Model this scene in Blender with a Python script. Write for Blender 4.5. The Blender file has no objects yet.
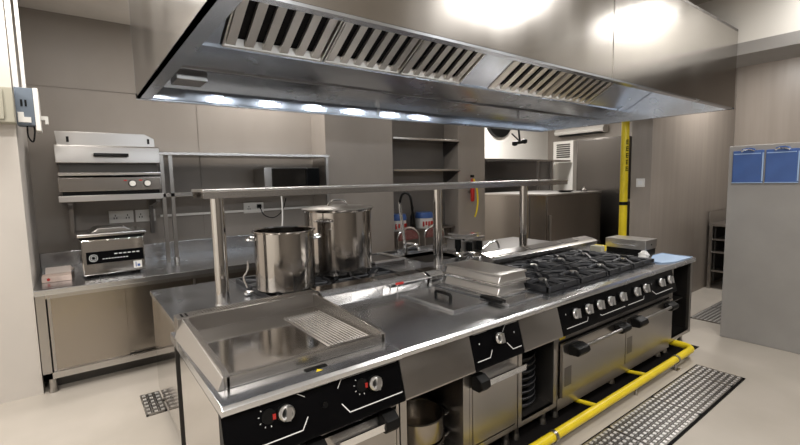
import bpy, bmesh, math, random
from mathutils import Vector, Matrix
random.seed(7)
S = bpy.context.scene
COL = S.collection
PI = math.pi

# ------------------------------------------------------------------ camera
cd = bpy.data.cameras.new('camera'); cam = bpy.data.objects.new('camera', cd); COL.objects.link(cam)
cd.sensor_width = 36; cd.lens = 434.9 / 800 * 36; cd.clip_start = .02
rt = Vector((.79797588, -.6023193, -.02111737)); up = Vector((.07548162, .06511552, .99501884)); fw = Vector((.59794399, .79559501, -.09742465))
cam.matrix_world = Matrix(((rt.x, up.x, -fw.x, -.36786), (rt.y, up.y, -fw.y, -1.60153), (rt.z, up.z, -fw.z, 1.64373), (0, 0, 0, 1)))
S.camera = cam
# ------------------------------------------------------------------ world, exposure, ceiling light
w = bpy.data.worlds.new('world'); S.world = w; w.use_nodes = True
w.node_tree.nodes['Background'].inputs[0].default_value = (1, .96, .92, 1)
w.node_tree.nodes['Background'].inputs[1].default_value = .25
S.view_settings.view_transform = 'Standard'; S.view_settings.look = 'None'
S.view_settings.exposure = 0.15; S.view_settings.gamma = 1
try: S.view_settings.use_curve_mapping = False
except Exception: pass
S.cycles.max_bounces = 8; S.cycles.diffuse_bounces = 4; S.cycles.glossy_bounces = 5
S.cycles.sample_clamp_indirect = 4
def area(name, loc, sx, sy, power, col=(1, .965, .92), rot=(0, 0, 0)):
    l = bpy.data.lights.new(name, 'AREA'); l.shape = 'RECTANGLE'; l.size = sx; l.size_y = sy
    l.energy = power; l.color = col
    o = bpy.data.objects.new(name, l); o.location = loc; o.rotation_euler = rot; COL.objects.link(o); return o
ROOF = 3.33
PANELS = [(-1.6, -1.6, 76), (.5, -2.6, 60), (2.9, -1.45, 32), (4.78, -1.0, 36), (6.3, .2, 46), (-.55, 2.3, 26), (1.6, 3.35, 30), (3.6, 2.7, 8), (6.6, 3.9, 120), (-2.2, .9, 80), (6.6, 1.9, 14)]
for i, (x, y, p) in enumerate(PANELS):
    area('panel_lamp', (x, y, ROOF - .035), .8, .28, p)

# ------------------------------------------------------------------ materials
def mat(name, col, rough=.5, metal=0, coat=0, emit=0, var=0, vscale=3, bump=0, bscale=20, stretch=(1, 1, 1), rvar=0, spec=.5, bdist=.01, vcol=None, rdet=2):
    m = bpy.data.materials.new(name); m.use_nodes = True; nt = m.node_tree; N = nt.nodes; L = nt.links
    b = N['Principled BSDF']; b.inputs['Base Color'].default_value = (*col, 1); b.inputs['Roughness'].default_value = rough
    b.inputs['Metallic'].default_value = metal; b.inputs['Coat Weight'].default_value = coat
    b.inputs['Specular IOR Level'].default_value = spec
    if emit: b.inputs['Emission Color'].default_value = (*col, 1); b.inputs['Emission Strength'].default_value = emit
    if var or bump or rvar:
        tc = N.new('ShaderNodeTexCoord'); mp = N.new('ShaderNodeMapping'); mp.inputs['Scale'].default_value = stretch
        L.new(tc.outputs['Object'], mp.inputs['Vector'])
    if var:
        n = N.new('ShaderNodeTexNoise'); n.inputs['Scale'].default_value = vscale; n.inputs['Detail'].default_value = 6; L.new(mp.outputs[0], n.inputs[0])
        mx = N.new('ShaderNodeMix'); mx.data_type = 'RGBA'
        c2 = vcol or tuple(c * (1 - var) for c in col)
        mx.inputs[6].default_value = (*col, 1); mx.inputs[7].default_value = (*c2, 1)
        cr = N.new('ShaderNodeMapRange'); cr.inputs[1].default_value = .35; cr.inputs[2].default_value = .65
        L.new(n.outputs[0], cr.inputs[0]); L.new(cr.outputs[0], mx.inputs[0]); L.new(mx.outputs[2], b.inputs['Base Color'])
    if rvar:
        n = N.new('ShaderNodeTexNoise'); n.inputs['Scale'].default_value = vscale * 1.3; n.inputs['Detail'].default_value = rdet; L.new(mp.outputs[0], n.inputs[0])
        cr = N.new('ShaderNodeMapRange'); cr.inputs[1].default_value = .3; cr.inputs[2].default_value = .7
        cr.inputs[3].default_value = max(.03, rough - rvar); cr.inputs[4].default_value = rough + rvar
        L.new(n.outputs[0], cr.inputs[0]); L.new(cr.outputs[0], b.inputs['Roughness'])
    if bump:
        n = N.new('ShaderNodeTexNoise'); n.inputs['Scale'].default_value = bscale; n.inputs['Detail'].default_value = 1.5; L.new(tc.outputs['Object'], n.inputs[0])
        bp = N.new('ShaderNodeBump'); bp.inputs['Strength'].default_value = bump; bp.inputs['Distance'].default_value = bdist
        L.new(n.outputs[0], bp.inputs['Height']); L.new(bp.outputs[0], b.inputs['Normal'])
    return m
M = {}
M['steel'] = mat('brushed_steel', (.42, .4, .38), .3, 1, rvar=.015, vscale=2, stretch=(1, 1, 8), bump=.08, bscale=2.2, bdist=.012)
M['steel_x'] = mat('brushed_steel_long', (.5, .48, .46), .27, 1)
M['steel_v'] = mat('brushed_steel_hood', (.5, .48, .455), .21, 1, rvar=.03, vscale=1.5, stretch=(2, 2, .25))
M['steel_light'] = mat('bright_brushed_steel', (.63, .61, .59), .34, 1)
M['wall_shade'] = mat('darkened_wall', (.16, .145, .13), .7)  # recess shade put into the colour; the unseen front wall shares it
M['worktop'] = mat('worn_worktop_steel', (.62, .63, .65), .24, 1, rvar=.04, vscale=4, bump=.12, bscale=3, bdist=.01, rdet=3)
M['mirror'] = mat('polished_steel', (.6, .58, .56), .1, 1, bump=.08, bscale=3, bdist=.006)
M['pot_steel'] = mat('pot_steel', (.5, .47, .44), .12, 1, rvar=.05, vscale=2, stretch=(6, 6, .3))
M['chrome'] = mat('chrome', (.86, .86, .86), .16, 1)
M['stud'] = mat('drain_stud_steel', (.9, .88, .86), .45, .9)
M['grip'] = mat('satin_chrome_grip', (.82, .82, .82), .28, 1)
M['hood_in'] = mat('hood_inner_steel', (.72, .77, .85), .24, 1, rvar=.05, vscale=3, bump=.15, bscale=2.5, bdist=.015)
M['gutter'] = mat('gutter_steel', (.5, .54, .6), .16, 1)
M['filter'] = mat('filter_steel', (.74, .69, .63), .34, 1)
M['griddle'] = mat('griddle_plate', (.43, .415, .4), .1, 1, rvar=.04, vscale=9, bump=.1, bscale=6, bdist=.003, rdet=4)
M['dark_steel'] = mat('dark_steel', (.2, .19, .185), .3, 1)
M['fridge'] = mat('dark_brushed_door', (.36, .335, .31), .25, 1, bump=.08, bscale=1.5, bdist=.015)
M['dark_door'] = mat('dark_cabinet_door', (.1, .093, .087), .32, 1)
M['inside'] = mat('cabinet_inside', (.09, .085, .08), .5, .8)
M['black'] = mat('gloss_black', (.002, .002, .0025), .35, 0, spec=.08)
M['plastic_black'] = mat('black_plastic', (.004, .004, .004), .42, spec=.2)
M['iron'] = mat('cast_iron', (.035, .036, .04), .48, .3, var=.4, vscale=30, bump=.4, bscale=60, bdist=.003)
M['white'] = mat('white_mark', (.8, .8, .8), .5)
M['red'] = mat('red_plastic', (.45, .02, .015), .35)
M['yellow'] = mat('yellow_paint', (.86, .66, .02), .35, var=.15, vscale=8)
M['blue'] = mat('blue_plastic', (.05, .12, .36), .35, var=.15, vscale=5)
M['blue_light'] = mat('pale_blue_plastic', (.42, .56, .76), .4)
M['blue_edge'] = mat('blue_board_rim', (.35, .5, .75), .35)
M['cream'] = mat('cream_box', (.36, .34, .27), .5)
M['greyblue'] = mat('grey_blue_duct', (.13, .16, .2), .5)
M['wh_plastic'] = mat('white_plastic', (.78, .76, .72), .4)
M['paper'] = mat('pale_paper', (.7, .62, .57), .8, var=.15, vscale=8)
M['pink'] = mat('pink_card', (.68, .54, .47), .7, var=.25, vscale=10)
M['wall'] = mat('taupe_wall', (.3, .268, .238), .5, var=.12, vscale=1.6, stretch=(1, 1, .5), bump=.15, bscale=6, bdist=.01)
M['wall_streak'] = mat('streaked_wall', (.31, .27, .235), .36, var=.12, vscale=3, stretch=(4, 4, .25), bump=.05, bscale=3)
M['wall_light'] = mat('light_plaster', (.56, .52, .475), .8, var=.06, vscale=2)
M['wall_white'] = mat('white_plaster', (.78, .76, .72), .85, var=.04, vscale=2)
M['wall_grey'] = mat('grey_painted_wall', (.32, .31, .3), .45, var=.07, vscale=4)
M['ceil'] = mat('ceiling_paint', (.62, .58, .53), .85, var=.1, vscale=3)
M['cladding'] = mat('ceiling_cladding', (.42, .37, .31), .6, var=.35, vscale=4, stretch=(.3, 12, 1))
M['floor'] = mat('beige_floor', (.5, .455, .4), .36, var=.1, vscale=2.2, rvar=.03, bump=.05, bscale=20, bdist=.004, vcol=(.455, .415, .36))
M['drain_and_shade_dark'] = mat('drain_and_shade_dark', (.007, .006, .006), .7, spec=.1)  # real drain black, also colours the painted shade under the island
M['lamp'] = mat('lamp_diffuser', (1, .96, .9), .5, emit=3)
M['fabric_red'] = mat('dark_red_fabric', (.16, .02, .025), .9, var=.6, vscale=90, vcol=(.25, .14, .12))
M['glass_dark'] = mat('dark_glass', (.012, .011, .01), .08)
M['copper'] = mat('warm_steel_door', (.36, .325, .285), .24, 1, bump=.2, bscale=2, bdist=.02)

# ------------------------------------------------------------------ mesh helpers
class G:
    def __init__(s): s.b = bmesh.new()
    def box(s, x0, x1, y0, y1, z0, z1):
        v = [s.b.verts.new((x, y, z)) for x in (x0, x1) for y in (y0, y1) for z in (z0, z1)]
        for f in ((0, 1, 3, 2), (4, 6, 7, 5), (0, 4, 5, 1), (2, 3, 7, 6), (0, 2, 6, 4), (1, 5, 7, 3)): s.b.faces.new([v[i] for i in f])
        return s
    def prism(s, pts, axis, a, b):
        # pts: polygon in the two other axes (cyclic order x:(y,z) y:(x,z) z:(x,y))
        def P(p, t): return {'x': (t, p[0], p[1]), 'y': (p[0], t, p[1]), 'z': (p[0], p[1], t)}[axis]
        A = [s.b.verts.new(P(p, a)) for p in pts]; B_ = [s.b.verts.new(P(p, b)) for p in pts]; n = len(pts)
        s.b.faces.new(A); s.b.faces.new(B_[::-1])
        for i in range(n): s.b.faces.new([A[i], B_[i], B_[(i + 1) % n], A[(i + 1) % n]])
        return s
    def ring(s, c, r, ax, seg):
        ax = Vector(ax).normalized(); t = Vector((0, 0, 1)) if abs(ax.z) < .9 else Vector((1, 0, 0))
        u = ax.cross(t).normalized(); v = ax.cross(u); c = Vector(c)
        return [s.b.verts.new(c + u * r * math.cos(2 * PI * i / seg) + v * r * math.sin(2 * PI * i / seg)) for i in range(seg)]
    def skin(s, R, cap=True):
        n = len(R[0])
        for a, b in zip(R, R[1:]):
            for i in range(n): s.b.faces.new([a[i], a[(i + 1) % n], b[(i + 1) % n], b[i]])
        if cap: s.b.faces.new(R[0][::-1]); s.b.faces.new(R[-1])
    def cyl(s, p0, p1, r, seg=20, r1=None):
        d = Vector(p1) - Vector(p0); s.skin([s.ring(p0, r, d, seg), s.ring(p1, r if r1 is None else r1, d, seg)]); return s
    def tube(s, pts, r, seg=12):
        P = [Vector(p) for p in pts]; R = []
        u = None
        for i, p in enumerate(P):
            d = (P[min(i + 1, len(P) - 1)] - P[max(i - 1, 0)]).normalized()
            if u is None:
                t = Vector((0, 0, 1)) if abs(d.z) < .9 else Vector((1, 0, 0)); u = d.cross(t).normalized()
            else: u = (u - d * u.dot(d)).normalized()
            v = d.cross(u)
            R.append([s.b.verts.new(p + u * r * math.cos(2 * PI * k / seg) + v * r * math.sin(2 * PI * k / seg)) for k in range(seg)])
        s.skin(R); return s
    def lathe(s, prof, c=(0, 0, 0), seg=40, closed=False):
        R = []
        for r, z in prof: R.append(s.ring((c[0], c[1], c[2] + z), max(r, 1e-4), (0, 0, 1), seg))
        s.skin(R, cap=not closed)
        if closed:
            a, b = R[-1], R[0]; n = seg
            for i in range(n): s.b.faces.new([a[i], a[(i + 1) % n], b[(i + 1) % n], b[i]])
        return s
    def quad(s, *p):
        s.b.faces.new([s.b.verts.new(q) for q in p]); return s
def arc(pts, n=6):
    # Catmull-Rom smoothing of a polyline
    P = [Vector(p) for p in pts]; P = [P[0] * 2 - P[1]] + P + [P[-1] * 2 - P[-2]]; out = []
    for i in range(1, len(P) - 2):
        a, b, c, d = P[i - 1:i + 3]
        for k in range(n):
            t = k / n; out.append(.5 * ((2 * b) + (c - a) * t + (2 * a - 5 * b + 4 * c - d) * t * t + (3 * b - a - 3 * c + d) * t ** 3))
    out.append(P[-2]); return out
OFF = {}
def off(p):
    return OFF.get(p, Vector((0, 0, 0))) if p else Vector((0, 0, 0))
def obj(name, g, m, parent=None, bev=0, label=None):
    b = g.b
    o0 = off(parent)
    if o0.length: bmesh.ops.translate(b, verts=b.verts[:], vec=-o0)
    bmesh.ops.recalc_face_normals(b, faces=b.faces[:])
    if bev:
        bmesh.ops.bevel(b, geom=[e for e in b.edges if len(e.link_faces) == 2 and e.calc_face_angle(0) > .6], offset=bev, segments=2, affect='EDGES', profile=.6, clamp_overlap=True)
    for e in b.edges:
        if len(e.link_faces) == 2 and e.calc_face_angle(0) > (.25 if bev else .55): e.smooth = False
    for f in b.faces: f.smooth = True
    me = bpy.data.meshes.new(name); b.to_mesh(me); b.free(); me.materials.append(M[m])
    o = bpy.data.objects.new(name, me); COL.objects.link(o)
    if parent: o.parent = parent
    OFF[o] = o0
    if label: o['label'] = label
    return o
def tag(o, label, cat, group=None, kind=None):
    o['label'] = label; o['category'] = cat
    if group: o['group'] = group
    if kind: o['kind'] = kind
    return o
def thing(name, label, cat, base=(0, 0, 0), group=None, world=True):
    o = bpy.data.objects.new(name, None); COL.objects.link(o); o.empty_display_size = .1; o.location = base
    OFF[o] = Vector(base) if world else Vector((0, 0, 0))
    return tag(o, label, cat, group)
def struct(name, g, m, bev=0):
    o = obj(name, g, m, None, bev); o['kind'] = 'structure'; return o
def dup(root, loc, rz=None, label=None):
    r = root.copy(); COL.objects.link(r); r.location = loc
    if rz is not None: r.rotation_euler = (0, 0, rz)
    if label: r['label'] = label
    for ch in list(root.children):
        c = ch.copy(); COL.objects.link(c); c.parent = r
        for k in list(ch.children):
            d = k.copy(); COL.objects.link(d); d.parent = c
    return r

# ------------------------------------------------------------------ the room
struct('floor', G().box(-4.2, 9.8, -4.2, 5.4, -.1, 0), 'floor')
struct('ceiling', G().box(-4.2, 9.8, -4.2, 5.4, ROOF, ROOF + .1), 'ceil')
struct('wall_left', G().box(-4.2, -.665, 2.8, 3.9, 0, ROOF), 'wall_light')
struct('wall_back', G().box(-4.2, 5.36, 3.9, 4.1, 0, ROOF), 'wall')
struct('wall_pillar', G().box(2.29, 3.36, 3.5, 3.9, 0, ROOF), 'wall', .004)
struct('wall_pillar_right', G().box(4.72, 5.36, 3.55, 3.9, 0, ROOF), 'wall', .004)
struct('wall_far_back', G().box(5.36, 9.8, 5.2, 5.4, 0, ROOF), 'wall_white')
struct('wall_side_return', G().box(5.16, 5.36, 4.1, 5.4, 0, ROOF), 'wall_light')
struct('wall_far_right', G().box(9.6, 9.8, .9, 5.2, 0, ROOF), 'wall')
struct('wall_passage', G().box(5.03, 7.8, .7, .93, 0, ROOF), 'wall_streak')
struct('wall_passage_return', G().box(7.8, 9.8, .7, .9, 0, ROOF), 'wall_streak')
struct('wall_right', G().box(7.8, 8.0, -4.2, .7, 0, ROOF), 'wall_streak')
struct('wall_front', G().box(-4.2, 7.8, -4.2, -4.05, 0, ROOF), 'wall_shade')
struct('wall_side', G().box(-4.2, -4.05, -4.05, 2.8, 0, ROOF), 'wall_white')
struct('wall_partition', G().box(4.77, 4.95, -3.2, -.12, 0, 1.9), 'wall_grey', .006)
struct('beam', G().box(4.78, 5.35, -4.05, .7, 2.86, ROOF), 'wall_white')
struct('trim_1', G().box(4.77, 5.36, -4.05, .7, 2.75, 2.86), 'wall_grey')
struct('trim_2', G().cyl((2.31, 3.88, .85), (2.31, 3.88, ROOF), .012, 8), 'wall')
# wall cladding seams: two thin strips on the back wall
struct('recess_shade_panel', G().box(3.362, 4.718, 3.88, 3.9, 0, 2.6), 'wall_shade')  # added dark sheet: shade of the recess painted as wall colour
struct('floor_shade_strip', G().box(.03, 4.3, -.1, 1.12, .0005, .0015), 'drain_and_shade_dark')  # added near-black sheet: shade under the island painted on the floor
struct('trim_3', G().box(-.66, 2.28, 3.893, 3.9, 2.62, 2.628), 'wall')
struct('trim_4', G().box(.86, .875, 3.893, 3.9, .9, ROOF), 'wall')

# ------------------------------------------------------------------ ceiling panel lights (outside the frame or behind the hood)
pos_words = ['over the aisle by the left wall', 'over the near end of the front aisle', 'over the middle of the front aisle', 'over the front aisle near the partition', 'over the passage beyond the partition',
             'over the back aisle beside the heating cabinet', 'over the back aisle before the shelf', 'over the back aisle before the recess', 'over the bright far room', 'over the floor left of the island', 'above the steel refrigerators']
for (x, y, p), wd in zip(PANELS, pos_words):
    lx = .4
    t = thing('ceiling_light', 'flat rectangular ceiling light ' + wd, 'light', (x, y, ROOF - .03), 'flat ceiling lights')
    obj('frame', G().box(x - lx - .05, x + lx + .05, y - .19, y + .19, ROOF - .03, ROOF), 'wh_plastic', t)

# ------------------------------------------------------------------ exhaust hood
X0, X1, Y0, Y1, Z0, Z1 = .047, 4.755, -.146, 2.017, 2.25, 2.965
h = thing('exhaust_hood', 'large stainless steel island exhaust hood hanging over the cooking island', 'hood', (2.4, .93, Z0))
obj('front_panel', G().box(X0, 2.455, Y0, Y0 + .02, Z0 + .012, Z1).box(2.46, X1, Y0, Y0 + .02, Z0 + .012, Z1), 'steel_v', h, .002)
obj('back_panel', G().box(X0, X1, Y1 - .02, Y1, Z0, Z1), 'hood_in', h)
obj('end_panel', G().box(X0, X0 + .02, Y0 + .02, Y1 - .02, Z0, Z1), 'steel_v', h)
obj('end_panel', G().box(X1 - .02, X1, Y0 + .02, Y1 - .02, Z0, Z1), 'hood_in', h)
obj('top_panel', G().box(X0, X1, Y0, Y1, Z1, Z1 + .02), 'dark_steel', h)
lip = G().box(X0, X1, Y0, Y0 + .045, Z0, Z0 + .012).box(X0, X1, Y1 - .05, Y1, Z0 - .004, Z0 + .035).box(X0, X0 + .09, Y0, Y1, Z0, Z0 + .012).box(X1 - .05, X1, Y0, Y1, Z0, Z0 + .012)
obj('rim', lip, 'hood_in', h)
obj('seam_strip', G().box(2.452, 2.463, Y0 - .003, Y0 + .02, Z0 + .012, Z1), 'steel_v', h)
# filter bank: slopes down from the front to a channel along the middle
FY0, FZ0, FY1, FZ1 = .18, 2.78, .875, 2.37
obj('filter_backing', G().prism([(FY0, FZ0 + .05), (FY1, FZ1 + .05), (FY1, FZ1 + .06), (FY0, FZ0 + .06)], 'x', X0 + .03, X1 - .03), 'drain_and_shade_dark', h)
for a, b in ((X0 + .03, .315), (2.09, 2.4), (3.93, X1 - .03)):
    obj('blank_panel', G().prism([(FY0, FZ0), (FY1, FZ1), (FY1, FZ1 + .012), (FY0, FZ0 + .012)], 'x', a, b), 'hood_in', h)
obj('top_rail', G().box(X0 + .03, X1 - .03, Y0 + .02, FY0 + .02, FZ0, FZ0 + .02), 'hood_in', h)
def baffle(xa, xb, n):
    g = G(); nrm = Vector((0, FZ1 - FZ0, -(FY1 - FY0))).normalized()
    p = (xb - xa) / n
    for i in range(n):
        a = xa + p * (i + .22); b = a + p * .5
        g.prism([(FY0, FZ0), (FY1 - .02, FZ1 + .012), (FY1 - .02, FZ1 + .036), (FY0, FZ0 + .024)], 'x', a, b)
    g.prism([(FY1 - .02, FZ1 + .004), (FY1, FZ1 - .008), (FY1, FZ1 + .05), (FY1 - .02, FZ1 + .05)], 'x', xa + .004, xb - .004)
    g.prism([(FY0, FZ0 - .006), (FY0 + .03, FZ0 - .024), (FY0 + .03, FZ0 + .03), (FY0, FZ0 + .05)], 'x', xa + .004, xb - .004)
    for a in (xa + .003, xb - .013): g.prism([(FY0, FZ0 - .006), (FY1, FZ1 - .008), (FY1, FZ1 + .04), (FY0, FZ0 + .04)], 'x', a, a + .01)
    obj('grease_filter', g, 'filter', h)
for a, b, n in ((.325, .915, 6), (.92, 1.5, 6), (1.505, 2.085, 6), (2.405, 3.14, 6), (3.145, 3.925, 7)): baffle(a, b, n)
# middle channel and its underside
ch = G().prism([(FY1 - .01, FZ1 - .01), (1.16, 2.325), (1.24, 2.335), (1.24, 2.5), (1.22, 2.5), (1.22, 2.355), (1.16, 2.345), (FY1 - .01, FZ1 + .01)], 'x', X0 + .02, X1 - .02)
obj('grease_channel', ch, 'hood_in', h)
obj('channel_rail', G().box(X0 + .02, X1 - .02, 1.235, 1.26, 2.32, 2.36), 'dark_steel', h)
obj('rear_gutter', G().prism([(1.925, 2.335), (1.931, Z0 + .005), (1.945, Z0 + .005), (1.94, 2.335)], 'x', X0 + .02, X1 - .02), 'gutter', h)
obj('under_panel', G().prism([(1.262, 2.385), (1.925, 2.335), (1.925, 2.35), (1.262, 2.4)], 'x', X0 + .02, X1 - .02), 'hood_in', h)
jb = obj('lamp_housing', G().box(.2, .38, 1.4, 1.6, 2.29, 2.36), 'steel', h, .006)
ws = G()
for x in (2.03,): ws.box(x, x + .03, 1.91, 1.925, 2.256, 2.33)
obj('joint_strip', ws, 'chrome', h)
# hood lamps along the inside of the front panel
for i in range(7):
    x = .5 + i * .62
    l = obj('hood_lamp', G().cyl((x, Y0 + .02, 2.36), (x, Y0 + .045, 2.36), .045, 20), 'steel', h)
    ld = bpy.data.lights.new('hood_lamp_light', 'AREA'); ld.shape = 'DISK'; ld.size = .085; ld.energy = 2.2; ld.color = (.88, .94, 1)
    lo = bpy.data.objects.new('hood_lamp_light', ld); COL.objects.link(lo); lo.location = (x, Y0 + .05, 2.36); lo.rotation_euler = (math.radians(82), 0, 0)
# spray gun hanging from the back corner of the hood
t = thing('hanging_spray_tap', 'small black spray tap with two knobs hanging below the hood corner', 'tap', (4.25, 1.96, 2.06))
obj('stem', G().cyl((4.25, 1.98, 2.245), (4.25, 1.96, 2.1), .012, 10), 'plastic_black', t)
obj('body', G().cyl((4.16, 1.96, 2.075), (4.34, 1.96, 2.1), .02, 12).cyl((4.25, 1.96, 2.1), (4.09, 1.96, 2.19), .009, 8), 'plastic_black', t)
for x, z in ((4.15, 2.07), (4.345, 2.105)): obj('knob', G().lathe([(.012, -.03), (.034, -.02), (.036, .02), (.012, .03)], (x, 1.96, z), 14), 'plastic_black', t)

# ------------------------------------------------------------------ shared builders for the island
def on_panel(x, z, d=0.0):
    # a point on the tilted control panel face (top recessed, bottom proud), d metres in front of it
    y = -.05 * (.81 - z) / .19; n = Vector((0, -.967, .2545))
    return Vector((x, y, z)) + n * d
def worktop(t, xa, xb, y0=-.03, y1=.98, m='worktop'):
    g = G().prism([(y0 + .012, .848), (y0, .836), (y0, .815), (y0 + .012, .805), (y1, .805), (y1, .85), (y0 + .02, .85)], 'x', xa + .001, xb - .001)
    obj('worktop', g, m, t, .0025)
def fascia(t, xa, xb, m, name='fascia_panel'):
    g = G().prism([(0, .805), (-.05, .62), (-.05, .612), (.03, .612), (.03, .805)], 'x', xa + .002, xb - .002)
    return obj(name, g, m, t, .0015)
def knob(parent, x, z, r=.03, a=.25):
    c = on_panel(x, z, .0); n = (on_panel(x, z, 1) - c)
    k = obj('knob', G().cyl(c, c + n * .012, r * 1.12, 24).cyl(c + n * .012, c + n * .02, r, 24, r * .94), 'plastic_black', parent)
    u = Vector((math.sin(a), math.cos(a) * -.2545 * -1, math.cos(a) * .967)).normalized(); v = u.cross(n).normalized()
    g = G()
    # chrome grip: raised bar plus half collar
    A = []
    for q in ((-1, -1), (1, -1), (1, 1), (-1, 1)):
        A.append(c + n * .02 + u * q[1] * r * .95 + v * q[0] * r * .34)
    B2 = [p + n * .03 - u * (1 if i > 1 else -1) * .003 for i, p in enumerate(A)]
    va = [g.b.verts.new(p) for p in A]; vb = [g.b.verts.new(p) for p in B2]
    g.b.faces.new(va); g.b.faces.new(vb[::-1])
    for i in range(4): g.b.faces.new([va[i], vb[i], vb[(i + 1) % 4], va[(i + 1) % 4]])
    for h_ in (.021, .027):
        pts = [c + n * h_ + u * math.cos(s_) * r * .86 + v * math.sin(s_) * r * .86 for s_ in [PI * 2 * k_ / 24 for k_ in range(25)]]
        g.tube(pts, .006, 8)
    obj('grip', g, 'grip', k)
    return k
def mark_line(g, pts, wd=.0045):
    P = [on_panel(x, z, .0012) for x, z in pts]; n = Vector((0, -.967, .2545))
    for a, b in zip(P, P[1:]):
        d = (b - a).normalized(); s = d.cross(n) * wd / 2; a2 = a - d * wd * .3; b2 = b + d * wd * .3
        g.quad(a2 - s, b2 - s, b2 + s, a2 + s)
def frame_open(t, xa, xb, deep=.95, m='steel'):
    obj('side_panel', G().box(xa + .002, xa + .022, .0, deep, .12, .805), m, t)
    obj('side_panel', G().box(xb - .022, xb - .002, .0, deep, .12, .805), m, t)
    obj('bottom_shelf', G().box(xa + .022, xb - .022, .0, deep, .12, .15), m, t)
    obj('back_panel', G().box(xa + .022, xb - .022, deep - .01, deep, .15, .805), 'inside', t)
def feet(t, xs, ys=(.06, .88), z=.12, r=.02, m='steel'):
    for x in xs:
        for y in ys: obj('leg', G().cyl((x, y, .03), (x, y, z), r, 14).cyl((x, y, 0), (x, y, .035), r * 1.4, 14, r * 1.1), m, t)

# ---- griddle station
t = thing('griddle_station', 'stainless griddle unit at the near end of the island with two control knobs', 'griddle', (.4, .48, 0))
worktop(t, 0, .81, -.035)
cp = fascia(t, 0, .81, 'black', 'control_panel')
knob(cp, .236, .745); knob(cp, .652, .738)
for x, z in ((.172, .75), (.592, .746)):
    c = on_panel(x, z); n = on_panel(x, z, 1) - c
    obj('indicator_dial', G().cyl(c, c + n * .006, .028, 20), 'plastic_black', cp)
    obj('indicator_light', G().box(x + .014, x + .026, c.y - .01, c.y - .001, z - .016, z + .005), 'red', cp)
g = G()
mark_line(g, [(.02, .797), (.293, .797), (.325, .776)], .003); mark_line(g, [(.10, .657), (.299, .657), (.327, .698)])
mark_line(g, [(.475, .765), (.498, .796), (.79, .796)], .003); mark_line(g, [(.484, .699), (.516, .657), (.797, .657)])
for cx, cz in ((.172, .75), (.592, .746)):
    for k in range(5):
        a = PI * (.25 + .2 * k); mark_line(g, [(cx - math.sin(a) * .036, cz + math.cos(a) * .036), (cx - math.sin(a) * .04, cz + math.cos(a) * .04)], .003)
obj('panel_marking', g, 'white', cp)
c = on_panel(.405, .72); obj('igniter_button', G().cyl(c, c + Vector((0, -.01, .003)), .012, 14), 'plastic_black', cp)
obj('side_panel', G().box(.0, .012, .02, .73, .1, .805), 'mirror', t)
obj('gap_panel', G().box(.052, .06, .7, .95, .02, .805), 'plastic_black', t)
obj('side_panel', G().box(.79, .805, .0, .95, .12, .805), 'steel', t)
obj('bottom_shelf', G().box(.012, .79, .0, .95, .1, .13), 'steel', t)
obj('back_panel', G().box(.012, .79, .94, .95, .13, .805), 'inside', t)
obj('front_rail', G().box(.012, .79, .0, .03, .575, .615), 'dark_steel', t)
def door(t, xa, xb, z0=.16, z1=.56, m='steel', y=-.004):
    return obj('door', G().box(xa, xb, y, y + .022, z0, z1), m, t, .003)
d1 = door(t, .018, .395); d2 = door(t, .402, .785)
def ledge_handle(d, xa, xb, z=.545, cap='right'):
    # folded steel grip running along the top of a door with a moulded black end
    obj('handle', G().prism([(-.07, z + .012), (-.066, z - .025), (-.004, z - .032), (-.004, z - .022), (-.058, z - .017), (-.062, z + .012)], 'x', xa, xb), 'chrome', d)
    x0 = xb - .01 if cap == 'right' else xa - .075
    obj('handle_end', G().prism([(-.004, z + .04), (-.04, z + .04), (-.078, z + .018), (-.084, z - .02), (-.06, z - .045), (-.004, z - .045)], 'x', x0, x0 + .075), 'plastic_black', d, .008)
ledge_handle(d2, .45, .69, .545, 'right')
ledge_handle(d1, .09, .33, .545, 'right')
feet(t, (.06, .75))
obj('kick_panel', G().box(0.02, 0.8, .11, .125, .002, .098), 'inside', t)  # added dark panel, blackens the lit floor under the griddle unit
# griddle pan
pan = obj('griddle_plate', G().box(.07, .785, .13, .85, .852, .868), 'griddle', t)
obj('front_lip', G().box(.055, .8, .1, .13, .852, .9), 'steel_x', t, .003)
obj('splash_guard', G().prism([(.1, .852), (.1, .9), (.14, .915), (.9, .95), (.9, .852)], 'x', .045, .07), 'steel_x', t, .002)
obj('splash_guard', G().prism([(.1, .852), (.1, .9), (.14, .915), (.9, .95), (.9, .852)], 'x', .785, .805), 'steel_x', t, .002)
bk = G().box(.02, .825, .85, .955, .852, .95)
obj('flue_box', bk, 'steel', t, .003)
ser = G()
for i in range(44): ser.box(.1 + i * .0162, .108 + i * .0162, .872, .94, .95, .956)
obj('flue_comb', ser, 'steel', t)
obj('flue_slot', G().box(.045, .055, .875, .935, .95, .952).box(.068, .078, .875, .935, .95, .952), 'drain_and_shade_dark', t)
rib = G()
for i in range(13):
    x = .545 + i * .0178
    rib.prism([(x, .868), (x + .004, .876), (x + .009, .876), (x + .013, .868)], 'y', .15, .74)
obj('ribbed_zone', rib, 'chrome', t)
g = G(); vb = [g.b.verts.new(p) for p in ((.022, .1, .852), (.002, .86, .852), (.045, .86, .852), (.045, .1, .852), (.042, .1, .898), (.042, .86, .945), (.045, .86, .946), (.045, .1, .899))]
for f in ((0, 1, 2, 3), (0, 4, 5, 1), (4, 7, 6, 5), (3, 2, 6, 7), (0, 3, 7, 4), (1, 5, 6, 2)): g.b.faces.new([vb[i] for i in f])
obj('outer_guard_face', g, 'steel_light', t)
obj('label_plate', G().box(.36, .46, .045, .07, .851, .8535), 'plastic_black', t)
obj('warning_sticker', G().prism([(.395, .02), (.425, .02), (.41, .042)], 'z', .85, .8512), 'yellow', t)

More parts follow.
